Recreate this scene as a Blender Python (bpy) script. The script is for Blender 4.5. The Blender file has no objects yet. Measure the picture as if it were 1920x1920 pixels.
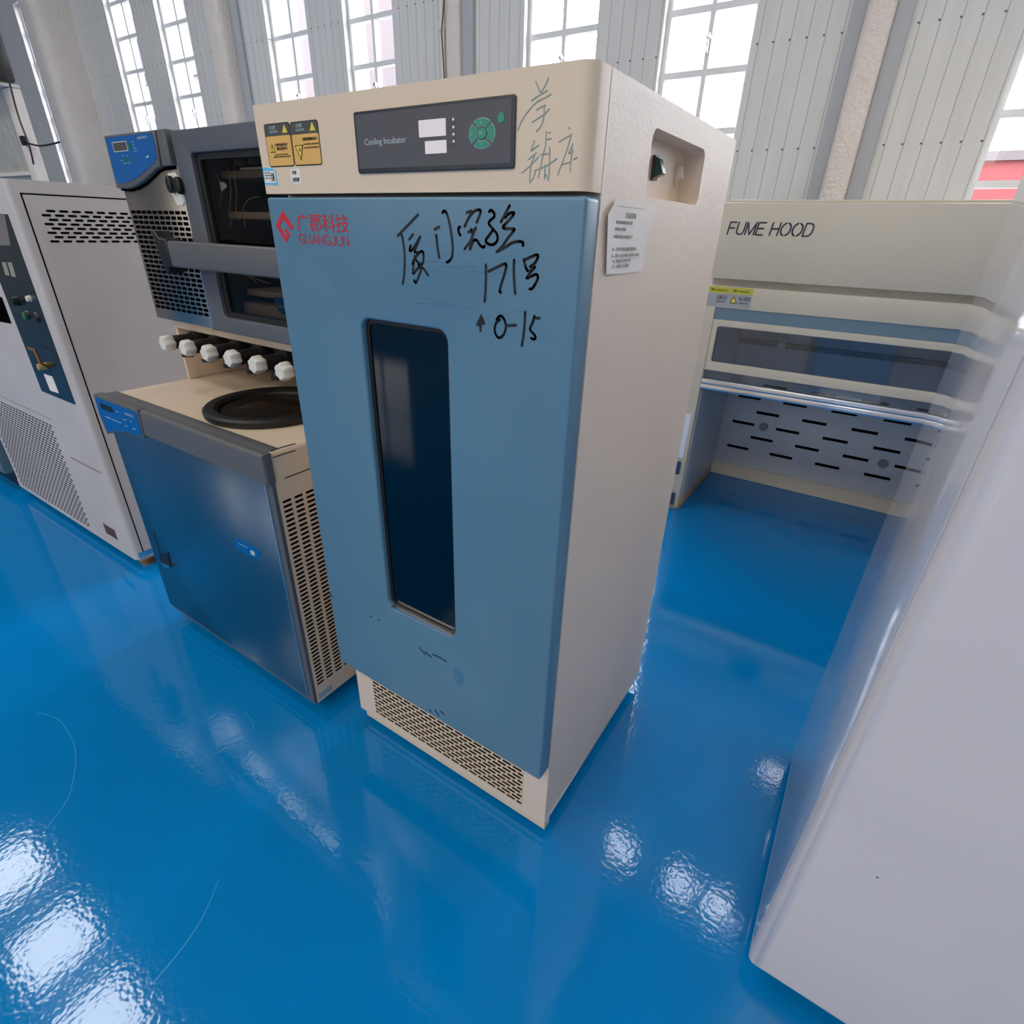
import bpy, bmesh, math, random
from mathutils import Vector, Matrix
random.seed(4)
SC = bpy.context.scene
COL = SC.collection

# ------------------------------------------------------------------ camera
CAM = Vector((0.37316, -0.78459, 1.41689)); YAW, PITCH, ROLL, FPX = -0.570069, 0.483011, 0.031816, 1006.36
cy, sy, cp, sp = math.cos(YAW), math.sin(YAW), math.cos(PITCH), math.sin(PITCH)
_f = Vector((sy*cp, cy*cp, -sp)); _r = Vector((cy, -sy, 0)); _u = _r.cross(_f)
RIGHT = math.cos(ROLL)*_r + math.sin(ROLL)*_u
UP = -math.sin(ROLL)*_r + math.cos(ROLL)*_u
cam = bpy.data.cameras.new('camera'); cam.sensor_width = 36; cam.lens = FPX/1920*36; cam.clip_start = .02; cam.clip_end = 200
co = bpy.data.objects.new('camera', cam); COL.objects.link(co)
m = Matrix((RIGHT, UP, -_f)).transposed().to_4x4(); m.translation = CAM
co.matrix_world = m
SC.camera = co

def U(px, plane):
    """the point of a real plane that the photograph shows at pixel px, as (u, v) on that plane"""
    ax, val = {'F': 1, 'R': 0, 'T': 2}[plane[0]], plane[1]
    d = RIGHT*((px[0]-960)/FPX) + UP*(-(px[1]-960)/FPX) + _f
    p = CAM + d*((val-CAM[ax])/d[ax])
    return {'F': (p.x, p.z), 'R': (p.y, p.z), 'T': (p.x, p.y)}[plane[0]]

# ------------------------------------------------------------------ world, lights, exposure
SC.view_settings.view_transform = 'Standard'; SC.view_settings.look = 'None'
SC.view_settings.gamma = 1; SC.view_settings.use_curve_mapping = False
SC.view_settings.exposure = 0.15
w = bpy.data.worlds.new('overcast_sky'); SC.world = w; w.use_nodes = True
bg = w.node_tree.nodes['Background']; bg.inputs[0].default_value = (1, .97, .95, 1); bg.inputs[1].default_value = 18.0
SC.cycles.max_bounces = 8; SC.cycles.diffuse_bounces = 4; SC.cycles.transparent_max_bounces = 12
SC.cycles.use_denoising = True

def area_light(name, x, y, z, sx, sy_, power, col=(1, 1, 1), rot=(0, 0, 0), portal=False):
    L = bpy.data.lights.new(name, 'AREA'); L.shape = 'RECTANGLE'; L.size = sx; L.size_y = sy_; L.energy = power; L.color = col
    if portal: L.cycles.is_portal = True
    o = bpy.data.objects.new(name, L); COL.objects.link(o); o.location = (x, y, z); o.rotation_euler = rot
    return o
# small skylights, seen mirrored in the epoxy floor; large panels are added unseen fill
SKY_AND_FILL = [(2.9, 1.3), (6.2, 1.3), (-5.55, -.95), (-4.35, -.98), (-3.3, -.98), (-6.9, -.95), (-4.5, -4.2), (-1.5, -4.2), (1.5, -4.2), (4.5, -4.2), (-4.5, -7), (-1.0, -7), (2.5, -7)]
WIN = [(-10.2, -9.62), (-7.9, -7.35), (-6.88, -6.33), (-5.09, -4.53), (-4.07, -3.51), (-2.273, -1.705), (-1.256, -.703), (.555, 1.13), (1.58, 2.15)]
for i, (x, y) in enumerate(SKY_AND_FILL):
    big = y < -2 or x > 2
    area_light('skylight_glow', x, y, 5.96, 2.4 if big else .78, 1.9 if big else .62, (60 if big else 22), (1, .93, .84) if big else (.95, .98, 1))
FRONT_FILL = [-10, -6.5, -3, .5, 4]
for x in FRONT_FILL:   # unseen fill panels, added to brighten the board wall and machine fronts
    area_light('window_glow', x, -9.14, 2.9, 1.8, 2.6, 42, (1, .93, .84), (math.pi/2, 0, 0))

# ------------------------------------------------------------------ materials
def lin(c):
    return tuple(((v/255)/12.92 if v/255 <= .04045 else ((v/255+.055)/1.055)**2.4) for v in c) + (1,)
_M = {}
def mat(name, col, rough=.5, metal=0, spec=.5, bump=0, bscale=60, var=0, vscale=3, vcol=None, coat=0, emit=0, bdist=.002, coat_rough=.05):
    if name in _M: return _M[name]
    M = bpy.data.materials.new(name); M.use_nodes = True; N = M.node_tree.nodes; Lk = M.node_tree.links
    B = N['Principled BSDF']; c = lin(col)
    B.inputs['Base Color'].default_value = c; B.inputs['Roughness'].default_value = rough; B.inputs['Metallic'].default_value = metal
    B.inputs['Specular IOR Level'].default_value = spec; B.inputs['Coat Weight'].default_value = coat; B.inputs['Coat Roughness'].default_value = coat_rough
    if emit: B.inputs['Emission Color'].default_value = c; B.inputs['Emission Strength'].default_value = emit
    if bump or var:
        tc = N.new('ShaderNodeTexCoord')
    if var:
        n = N.new('ShaderNodeTexNoise'); n.inputs['Scale'].default_value = vscale; n.inputs['Detail'].default_value = 5
        Lk.new(tc.outputs['Object'], n.inputs['Vector'])
        r = N.new('ShaderNodeMapRange'); r.inputs[1].default_value = .35; r.inputs[2].default_value = .7; r.inputs[3].default_value = 0; r.inputs[4].default_value = var
        Lk.new(n.outputs[0], r.inputs[0])
        x = N.new('ShaderNodeMix'); x.data_type = 'RGBA'; x.inputs[6].default_value = c; x.inputs[7].default_value = lin(vcol) if vcol else tuple(v*.5 for v in c[:3])+(1,)
        Lk.new(r.outputs[0], x.inputs[0]); Lk.new(x.outputs[2], B.inputs['Base Color'])
    if bump:
        n2 = N.new('ShaderNodeTexNoise'); n2.inputs['Scale'].default_value = bscale; n2.inputs['Detail'].default_value = 2
        Lk.new(tc.outputs['Object'], n2.inputs['Vector'])
        b = N.new('ShaderNodeBump'); b.inputs['Strength'].default_value = bump; b.inputs['Distance'].default_value = bdist
        Lk.new(n2.outputs[0], b.inputs['Height']); Lk.new(b.outputs[0], B.inputs['Normal'])
    _M[name] = M
    return M
def glass(name, tint, gloss_rough=.02, through=.9, refl=.035):
    if name in _M: return _M[name]
    M = bpy.data.materials.new(name); M.use_nodes = True; N = M.node_tree.nodes; Lk = M.node_tree.links
    N.remove(N['Principled BSDF']); out = N['Material Output']
    t = N.new('ShaderNodeBsdfTransparent'); t.inputs[0].default_value = tuple(through*v for v in lin(tint)[:3])+(1,)
    g = N.new('ShaderNodeBsdfGlossy'); g.inputs['Roughness'].default_value = gloss_rough
    lw = N.new('ShaderNodeLayerWeight'); lw.inputs['Blend'].default_value = .5
    f1 = N.new('ShaderNodeMath'); f1.operation = 'POWER'; f1.inputs[1].default_value = 5; Lk.new(lw.outputs['Facing'], f1.inputs[0])
    f = N.new('ShaderNodeMath'); f.operation = 'MULTIPLY_ADD'; f.inputs[1].default_value = .95; f.inputs[2].default_value = refl; Lk.new(f1.outputs[0], f.inputs[0])
    x = N.new('ShaderNodeMixShader'); Lk.new(f.outputs[0], x.inputs[0]); Lk.new(t.outputs[0], x.inputs[1]); Lk.new(g.outputs[0], x.inputs[2])
    Lk.new(x.outputs[0], out.inputs[0]); _M[name] = M
    return M

CREAM = mat('cream_powder_coat', (226, 208, 190), .42, bump=.7, bscale=330, bdist=.0011, var=.08, vscale=5, vcol=(190, 170, 145))
CREAMS = mat('cream_smooth_paint', (224, 202, 176), .4, var=.1, vscale=4, vcol=(190, 165, 135))
BLUE = mat('steel_blue_paint', (92, 130, 152), .3, var=.16, vscale=7, vcol=(70, 108, 134), bump=.05, bscale=30)
BLUE_EDGE = BLUE
GREYP = mat('grey_plastic', (92, 92, 94), .45, bump=.15, bscale=500, bdist=.0004)
SLATE = mat('slate_grey_plastic', (88, 91, 98), .42, bump=.15, bscale=500, bdist=.0004)
PANELB = mat('panel_blue_membrane', (10, 92, 160), .3)
BLACK = mat('black_plastic', (18, 18, 20), .4)
RUBBER = mat('black_rubber', (22, 21, 21), .5)
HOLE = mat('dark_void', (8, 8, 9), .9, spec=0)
INK = mat('black_marker_ink', (10, 12, 18), .5)
TEAL = mat('teal_pencil', (136, 152, 148), .7)
SMUDGE = mat('blue_grey_smudge', (78, 116, 146), .5)
SMUDGE2 = mat('dark_scuff', (30, 50, 70), .6)
STAIN = mat('teal_stain', (74, 122, 150), .45)
RED = mat('red_print', (206, 34, 48), .5)
WHITE = mat('white_plastic', (225, 220, 210), .4)
WHITEP = mat('white_paper', (236, 228, 220), .7, var=.1, vscale=9, vcol=(205, 196, 186))
DISP = mat('blank_display_film', (250, 238, 236), .25)
CHAR = mat('charcoal_membrane', (72, 73, 80), .35)
CHARB = mat('dark_bezel', (44, 47, 54), .4)
GREEN = mat('green_membrane_button', (22, 140, 112), .35)
GREEN2 = mat('green_led_key', (20, 120, 60), .4)
PALE = mat('pale_print', (190, 200, 200), .5)
ORANGE = mat('warning_orange', (226, 176, 98), .5)
OLIVE = mat('warning_header_grey', (72, 74, 70), .5)
YEL = mat('warning_yellow', (226, 206, 70), .5)
CYAN = mat('cyan_label', (96, 190, 222), .5)
STEEL = mat('stainless_steel', (168, 160, 150), .3, metal=1, bump=.06, bscale=90)
BRUSH = mat('brushed_door_steel', (150, 152, 152), .24, metal=1, bump=.03, bscale=40)
CHROME = mat('bright_aluminium', (215, 218, 222), .22, metal=1)
OFFW = mat('off_white_cabinet_paint', (202, 194, 190), .36, var=.22, vscale=3.2, vcol=(160, 152, 150))
HOODP = mat('hood_putty_paint', (196, 190, 174), .5, var=.06)
HOODB = mat('hood_blue_grey_paint', (96, 124, 142), .5)
HOODIN = mat('hood_liner_panel', (176, 182, 190), .35)
GLOSSW = mat('glossy_white_enamel', (216, 208, 208), .10, spec=.6)
BROWNC = mat('brass_brown', (150, 105, 60), .35, metal=.7)
WAX = mat('white_cotton_wire', (170, 150, 125), .7)
PIPEW = mat('white_pipe', (226, 216, 208), .5)
PLASTERC = mat('rough_column_plaster', (232, 222, 214), .9, bump=.9, bscale=55, bdist=.014, var=.15, vscale=6, vcol=(200, 188, 180))
TRIMG = mat('grey_wall_trim', (176, 178, 182), .6)
WHITEF = mat('white_window_frame', (228, 228, 228), .45)
CEIL = mat('grey_ceiling_sheet', (112, 114, 118), .7)
WALLP = mat('plain_wall_paint', (188, 190, 192), .7)
PINKB = mat('pink_facade', (84, 71, 69), .8, var=.5, vscale=.35, vcol=(70, 75, 84))
FACW = mat('facade_window', (56, 62, 74), .5)
REDB = mat('red_facade', (106, 42, 42), .8)
CONC = mat('outside_concrete', (110, 108, 104), .9)
TINT = glass('dark_tinted_glass', (92, 98, 104), .015, .9, .07)
ACRY = glass('clear_acrylic', (225, 222, 216), .05, .95)
PANE = glass('window_pane_glass', (240, 244, 250), .02, .97)
SASHG = glass('sash_glass', (226, 234, 240), .03, .97, .06)
DARKIN = mat('dark_liner', (46, 48, 50), .45, metal=.3)

# painted board wall: grooves every board, a nail row across
def wall_boards():
    M = mat('white_board_wall', (188, 192, 194), .6); N = M.node_tree.nodes; Lk = M.node_tree.links; B = N['Principled BSDF']
    tc = N.new('ShaderNodeTexCoord'); s = N.new('ShaderNodeSeparateXYZ'); Lk.new(tc.outputs['Object'], s.inputs[0])
    def ma(op, a, b=None, c=None):
        n = N.new('ShaderNodeMath'); n.operation = op
        for i, v in enumerate((a, b, c)):
            if v is None: continue
            if isinstance(v, (int, float)): n.inputs[i].default_value = v
            else: Lk.new(v, n.inputs[i])
        return n.outputs[0]
    P = .0865
    nz = N.new('ShaderNodeTexNoise'); nz.inputs['Scale'].default_value = 9; Lk.new(tc.outputs['Object'], nz.inputs['Vector'])
    jx = ma('ADD', s.outputs[0], ma('MULTIPLY', ma('SUBTRACT', nz.outputs[0], .5), .006))
    fr = ma('FRACT', ma('DIVIDE', ma('ADD', jx, .018+100*P), P))
    groove = ma('LESS_THAN', ma('ABSOLUTE', ma('SUBTRACT', fr, .5)), .022)
    dx = ma('MULTIPLY', ma('SUBTRACT', fr, .42), P)
    dz = ma('SUBTRACT', ma('MULTIPLY', ma('FRACT', ma('DIVIDE', ma('SUBTRACT', s.outputs[2], 1.64), .515)), .515), .25)
    nail = ma('LESS_THAN', ma('SQRT', ma('ADD', ma('MULTIPLY', dx, dx), ma('MULTIPLY', dz, dz))), .0055)
    n2 = N.new('ShaderNodeTexNoise'); n2.inputs['Scale'].default_value = 2.2; n2.inputs['Detail'].default_value = 6
    mp = N.new('ShaderNodeMapping'); mp.inputs['Scale'].default_value = (9, 1, .8); Lk.new(tc.outputs['Object'], mp.inputs[0]); Lk.new(mp.outputs[0], n2.inputs['Vector'])
    x0 = N.new('ShaderNodeMix'); x0.data_type = 'RGBA'; x0.inputs[6].default_value = lin((226, 225, 222)); x0.inputs[7].default_value = lin((206, 205, 202))
    Lk.new(n2.outputs[0], x0.inputs[0])
    x = N.new('ShaderNodeMix'); x.data_type = 'RGBA'; x.inputs[7].default_value = lin((96, 98, 102)); Lk.new(x0.outputs[2], x.inputs[6])
    Lk.new(ma('MAXIMUM', ma('MULTIPLY', groove, .55), nail), x.inputs[0]); Lk.new(x.outputs[2], B.inputs['Base Color'])
    b = N.new('ShaderNodeBump'); b.invert = True; b.inputs['Distance'].default_value = .006; b.inputs['Strength'].default_value = .8
    Lk.new(groove, b.inputs['Height']); Lk.new(b.outputs[0], B.inputs['Normal'])
    return M
BOARDS = wall_boards()
def floor_mat():
    M = mat('blue_epoxy', (0, 118, 196), .16, spec=.42); N = M.node_tree.nodes; Lk = M.node_tree.links; B = N['Principled BSDF']
    tc = N.new('ShaderNodeTexCoord')
    a = N.new('ShaderNodeTexNoise'); a.inputs['Scale'].default_value = 75; a.inputs['Detail'].default_value = 1
    b = N.new('ShaderNodeTexNoise'); b.inputs['Scale'].default_value = 7; b.inputs['Detail'].default_value = 1
    c = N.new('ShaderNodeTexNoise'); c.inputs['Scale'].default_value = 1.1; c.inputs['Detail'].default_value = 4
    for n in (a, b, c): Lk.new(tc.outputs['Object'], n.inputs['Vector'])
    add = N.new('ShaderNodeMath'); add.operation = 'MULTIPLY_ADD'; add.inputs[1].default_value = 1.6
    Lk.new(b.outputs[0], add.inputs[0]); Lk.new(a.outputs[0], add.inputs[2])
    bp = N.new('ShaderNodeBump'); bp.inputs['Strength'].default_value = .55; bp.inputs['Distance'].default_value = .0004
    Lk.new(add.outputs[0], bp.inputs['Height']); Lk.new(bp.outputs[0], B.inputs['Normal'])
    x = N.new('ShaderNodeMix'); x.data_type = 'RGBA'; x.inputs[6].default_value = lin((0, 112, 174)); x.inputs[7].default_value = lin((0, 126, 198))
    Lk.new(c.outputs[0], x.inputs[0]); Lk.new(x.outputs[2], B.inputs['Base Color'])
    B.inputs['Roughness'].default_value = .07
    return M
FLOORM = floor_mat()

# ------------------------------------------------------------------ mesh helpers (world coordinates)
def merge(*bms):
    a = bms[0]
    for b in bms[1:]:
        me = bpy.data.meshes.new('tmp'); b.to_mesh(me); a.from_mesh(me); bpy.data.meshes.remove(me); b.free()
    return a
def box(x0, x1, y0, y1, z0, z1, bev=0, seg=2):
    bm = bmesh.new(); bmesh.ops.create_cube(bm, size=1)
    for v in bm.verts:
        v.co = Vector((x0 if v.co.x < 0 else x1, y0 if v.co.y < 0 else y1, z0 if v.co.z < 0 else z1))
    if bev: bmesh.ops.bevel(bm, geom=bm.edges[:], offset=bev, segments=seg, affect='EDGES', profile=.5)
    return bm
def boxv(x0, x1, y0, y1, z0, z1, bev, seg, pick, small=.003):
    """box whose picked edges get a large round"""
    bm = box(x0, x1, y0, y1, z0, z1)
    es = [e for e in bm.edges if pick((e.verts[0].co+e.verts[1].co)/2)]
    bmesh.ops.bevel(bm, geom=es, offset=bev, segments=seg, affect='EDGES', profile=.5)
    return bm
def tube(pts, r, seg=8, r1=None, caps=True):
    bm = bmesh.new(); pts = [Vector(p) for p in pts]; rings = []; n = len(pts); prev = None
    for i, p in enumerate(pts):
        t = (pts[min(i+1, n-1)]-pts[max(i-1, 0)]).normalized()
        if prev is None: a = t.orthogonal().normalized()
        else: a = (prev - t*prev.dot(t)).normalized()
        prev = a; b = t.cross(a)
        rr = r[i] if isinstance(r, (list, tuple)) else r
        rings.append([bm.verts.new(p + rr*(math.cos(q)*a+math.sin(q)*b)) for q in (2*math.pi*k/seg for k in range(seg))])
    for i in range(n-1):
        for k in range(seg):
            bm.faces.new((rings[i][k], rings[i][(k+1) % seg], rings[i+1][(k+1) % seg], rings[i+1][k]))
    if caps: bm.faces.new(rings[0][::-1]); bm.faces.new(rings[-1])
    return bm
def cyl(p0, p1, r, r2=None, seg=24):
    return tube([p0, p1], [r, r2 if r2 is not None else r], seg)
def lathe(prof, c, seg=48):
    """profile [(r,z)] turned about the vertical axis through c"""
    bm = bmesh.new(); rings = []
    for r, z in prof: rings.append([bm.verts.new((c[0]+r*math.cos(2*math.pi*k/seg), c[1]+r*math.sin(2*math.pi*k/seg), z)) for k in range(seg)])
    for i in range(len(prof)-1):
        for k in range(seg): bm.faces.new((rings[i][k], rings[i][(k+1) % seg], rings[i+1][(k+1) % seg], rings[i+1][k]))
    return bm
def place(plane, u, v, wd):
    k, val = plane
    return {'F': Vector((u, val-wd, v)), 'R': Vector((val+wd, u, v)), 'T': Vector((u, v, val+wd))}[k]
def rrect(u0, u1, v0, v1, r=0, n=6):
    if u0 > u1: u0, u1 = u1, u0
    if v0 > v1: v0, v1 = v1, v0
    if r <= 0: return [(u0, v0), (u1, v0), (u1, v1), (u0, v1)]
    out = []
    for cx, cy_, a in ((u1-r, v0+r, -90), (u1-r, v1-r, 0), (u0+r, v1-r, 90), (u0+r, v0+r, 180)):
        for k in range(n+1):
            q = math.radians(a+90*k/n); out.append((cx+r*math.cos(q), cy_+r*math.sin(q)))
    return out
def from_curve(cu, plane, w0, w1, fit=None):
    o = bpy.data.objects.new('tmp', cu); COL.objects.link(o)
    dg = bpy.context.evaluated_depsgraph_get(); me = bpy.data.meshes.new_from_object(o.evaluated_get(dg))
    COL.objects.unlink(o); bpy.data.objects.remove(o); bpy.data.curves.remove(cu)
    bm = bmesh.new(); bm.from_mesh(me); bpy.data.meshes.remove(me)
    vs = bm.verts[:]
    if fit and vs:
        a0, a1 = min(v.co.x for v in vs), max(v.co.x for v in vs); b0, b1 = min(v.co.y for v in vs), max(v.co.y for v in vs)
        u0, u1, v0, v1, sh = fit
        for v in vs:
            tu = (v.co.x-a0)/max(a1-a0, 1e-6); tv = (v.co.y-b0)/max(b1-b0, 1e-6)
            v.co.x = u0+tu*(u1-u0) + sh*tv*(v1-v0); v.co.y = v0+tv*(v1-v0)
    c0, c1 = min(v.co.z for v in vs), max(v.co.z for v in vs)
    for v in vs:
        t = (v.co.z-c0)/max(c1-c0, 1e-9); v.co = place(plane, v.co.x, v.co.y, w0+t*(w1-w0))
    bmesh.ops.remove_doubles(bm, verts=bm.verts[:], dist=1e-6)
    return bm
def plate(loops, plane, w0, w1, bev=0):
    cu = bpy.data.curves.new('tmp', 'CURVE'); cu.dimensions = '2D'; cu.fill_mode = 'BOTH'; cu.extrude = max((w1-w0)/2-bev, 1e-5)
    if bev: cu.bevel_depth = bev; cu.bevel_resolution = 2; cu.offset = -bev
    if isinstance(loops[0][0], (int, float)): loops = [loops]
    for L in loops:
        s = cu.splines.new('POLY'); s.points.add(len(L)-1); s.use_cyclic_u = True
        for p, q in zip(s.points, L): p.co = (q[0], q[1], 0, 1)
    return from_curve(cu, plane, w0, w1)
def text(s, plane, u0, u1, v0, v1, w0=.0002, w1=.0006, shear=0, bold=0):
    cu = bpy.data.curves.new('tmp', 'FONT'); cu.body = s; cu.extrude = .01; cu.offset = bold
    cu.resolution_u = 3
    return from_curve(cu, plane, w0, w1, (u0, u1, v0, v1, shear))
def smooth(pts, n=5):
    if len(pts) < 3: return pts
    P = [pts[0]]+list(pts)+[pts[-1]]; out = []
    for i in range(1, len(P)-2):
        p0, p1, p2, p3 = P[i-1:i+3]
        for k in range(n):
            t = k/n
            out.append(tuple(.5*((2*p1[j])+(-p0[j]+p2[j])*t+(2*p0[j]-5*p1[j]+4*p2[j]-p3[j])*t*t+(-p0[j]+3*p1[j]-3*p2[j]+p3[j])*t**3) for j in (0, 1)))
    out.append(tuple(pts[-1])); return out
def strokes(lines, plane, wid, w0=.0002, w1=.0005, off=(0, 0), sc=1, sm=True, raw=False):
    """pen strokes traced as polylines; each is a thin ribbon with round ends lying on the plane"""
    bm = bmesh.new()
    for li, L in enumerate(lines):
        pts = list(L) if raw else [U((off[0]+p[0]/sc, off[1]+p[1]/sc), plane) for p in L]
        if sm and not raw: pts = smooth(pts)
        W = w1 + (li % 7)*2e-5
        for i in range(len(pts)-1):
            a, b = Vector(pts[i][:2]), Vector(pts[i+1][:2]); d = b-a
            if d.length < 1e-7: continue
            d.normalize(); nr = Vector((-d.y, d.x))*wid/2; Wi = W+(i % 2)*4e-6
            bm.faces.new([bm.verts.new(place(plane, q.x, q.y, Wi)) for q in (a+nr, a-nr, b-nr, b+nr)])
        for p in pts:
            c = [bm.verts.new(place(plane, p[0]+wid/2*math.cos(k*math.pi/4), p[1]+wid/2*math.sin(k*math.pi/4), W+1e-5)) for k in range(8)]
            bm.faces.new(c)
    return bm
def oval(w, h=1, g=0, cx=None):
    cx = w/2 if cx is None else cx
    if not g: return [[(cx+w/2*math.cos(q*math.pi/14), h/2+h/2*math.sin(q*math.pi/14)) for q in range(29)]]
    A = [(cx+w/2*math.cos(math.radians(-90+g+(180-2*g)*q/14)), h/2+h/2*math.sin(math.radians(-90+g+(180-2*g)*q/14))) for q in range(15)]
    return [A, [(2*cx-a, b) for a, b in A]]
GL = {'F': (.60, [[(0,0),(0,1),(.60,1)],[(0,.52),(.50,.52)]]), 'U': (.66, [[(0,1),(0,.3),(.07,.1),(.2,.02),(.33,0),(.46,.02),(.59,.1),(.66,.3),(.66,1)]]),
 'M': (.78, [[(0,0),(0,1),(.39,0),(.78,1),(.78,0)]]), 'E': (.60, [[(.62,0),(0,0),(0,1),(.62,1)],[(0,.52),(.56,.52)]]), 'H': (.66, [[(0,0),(0,1)],[(.66,0),(.66,1)],[(0,.52),(.66,.52)]]),
 'O': (.80, oval(.80, 1, 14)), 'D': (.68, [[(.22,0),(0,0),(0,1),(.22,1)],[(.34,1),(.5,.96),(.62,.85),(.68,.66),(.69,.5),(.68,.34),(.62,.15),(.5,.04),(.34,0)]]),
 'G': (.74, [[(.72,.76),(.66,.9),(.54,.98),(.38,1),(.2,.95),(.06,.78),(.0,.5),(.06,.22),(.2,.05),(.38,0),(.56,.03),(.73,.14),(.73,.48),(.42,.48)]]),
 'A': (.74, [[(0,0),(.37,1),(.74,0)],[(.13,.34),(.61,.34)]]), 'N': (.66, [[(0,0),(0,1),(.66,0),(.66,1)]]), 'J': (.46, [[(.46,1),(.46,.26),(.41,.08),(.24,0),(.06,.07),(0,.3)]])}
def letters(s, plane, u0, u1, v0, v1, wid, gap=.17, space=.34, shear=0, w1=.0006):
    tot = sum(space if c == ' ' else GL[c][0]+gap for c in s)-gap; k = (u1-u0)/tot; x = 0; L = []
    for c in s:
        if c == ' ': x += space; continue
        for pl in GL[c][1]: L.append([(u0+k*(x+a)+shear*b*(v1-v0), v0+b*(v1-v0)) for a, b in pl])
        x += GL[c][0]+gap
    return strokes(L, plane, wid, w1=w1, raw=True)
def capsules(rects, plane, w1=.0005, r=None):
    bm = bmesh.new()
    for (u0, u1, v0, v1) in rects:
        rr = (min(abs(u1-u0), abs(v1-v0))/2-1e-5) if r is None else r
        P = rrect(u0, u1, v0, v1, rr, 3) if rr > 0 else rrect(u0, u1, v0, v1)
        top = [bm.verts.new(place(plane, a, b, w1)) for a, b in P]; bm.faces.new(top)
        bot = [bm.verts.new(place(plane, a, b, 0)) for a, b in P]
        for i in range(len(P)): bm.faces.new((bot[i], bot[(i+1) % len(P)], top[(i+1) % len(P)], top[i]))
    return bm
def pxcap(p0, p1, plane):
    a, b = U(p0, plane), U(p1, plane); return (min(a[0], b[0]), max(a[0], b[0]), min(a[1], b[1]), max(a[1], b[1]))

# ------------------------------------------------------------------ object helpers
def put(name, bm, material, parent=None, loc=None, sharp=32):
    origin = Vector(loc) if loc else (Vector(parent['_o']) if parent else Vector((0, 0, 0)))
    bmesh.ops.recalc_face_normals(bm, faces=bm.faces[:])
    for v in bm.verts: v.co -= origin
    me = bpy.data.meshes.new(name); bm.to_mesh(me); bm.free()
    for p in me.polygons: p.use_smooth = True
    me.set_sharp_from_angle(angle=math.radians(sharp))
    me.materials.append(material)
    o = bpy.data.objects.new(name, me); COL.objects.link(o)
    if parent: o.parent = parent; o['_o'] = tuple(origin)
    else: o.location = origin; o['_o'] = tuple(origin)
    return o
def thing(name, label, cat, loc, group=None):
    o = bpy.data.objects.new(name, None); COL.objects.link(o); o.location = loc; o['label'] = label; o['category'] = cat; o['_o'] = tuple(loc)
    o.empty_display_size = .1
    if group: o['group'] = group
    return o
def struct(name, bm, material):
    o = put(name, bm, material); o['kind'] = 'structure'; return o
def tag(o, label, cat, group=None):
    o['label'] = label; o['category'] = cat
    if group: o['group'] = group
    return o

# ================================================================== THE ROOM
fl = struct('floor', box(-16, 9, -9.2, 3.7, -.1, 0), FLOORM)
YW = 3.3
outer = [(-16, 0), (9, 0), (9, 6.1), (-16, 6.1)]
WTOP = [3.84 if b < .5 else 3.228 for a, b in WIN]
holes = [rrect(a, b, 1.09, q) for (a, b), q in zip(WIN, WTOP)]
CLER = [(-.86, -.36), (-.24, .36), (.48, 1.08), (1.8, 2.4), (-1.9, -1.4), (-3.4, -2.9), (-4.8, -4.2), (-6.4, -5.8)]
holes += [rrect(a, b, 4.98, 5.86) for a, b in CLER]
struct('wall_back', plate([outer]+holes, ('F', YW), -.25, 0), BOARDS)
struct('wall_front', box(-16, 9, -9.4, -9.2, 0, 6.1), WALLP)
struct('wall_left', box(-16.2, -16, -9.2, 3.55, 0, 6.1), WALLP)
struct('wall_right', box(9, 9.2, -9.2, 3.55, 0, 6.1), WALLP)
struct('ceiling', box(-16, 9, -9.4, 3.55, 6.1, 6.25), CEIL)
n = 0
for i, (a, b) in enumerate(WIN + CLER):
    n += 1; tall = i < len(WIN)
    z0, z1 = (1.09, WTOP[i]) if tall else (4.98, 5.86)
    yf = ('F', YW+.085)
    rows = [z0+.306*k for k in range(1, 9) if z0+.306*k < z1-.05] if tall else []
    L = [rrect(a, b, z0, z1)]
    zs = [z0+.025]+[z for z in rows]+[z1-.02]; mid = (a+b)/2+.005
    inner = []
    for k in range(len(zs)-1):
        for (p, q) in ((a+.028, mid-.014), (mid+.014, b-.022)):
            inner.append(rrect(p, q, zs[k]+(.017 if k else 0), zs[k+1]-.017))
    o = put('window_%d' % n, plate(L+inner, yf, -.02, .03, 0), WHITEF); o['kind'] = 'structure'
    put('pane', box(a+.01, b-.01, YW+.09, YW+.096, z0+.01, z1-.01), PANE, o)
    if tall:
        put('sill', box(a-.03, b+.03, YW-.03, YW+.06, z0-.04, z0, .004), WHITEF, o)
        put('latch', merge(box(mid-.006, mid+.006, YW+.03, YW+.054, 2.40, 2.50, .002), box(mid-.012, mid+.012, YW+.02, YW+.054, 2.47, 2.49, .002)), CHROME, o)
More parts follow.
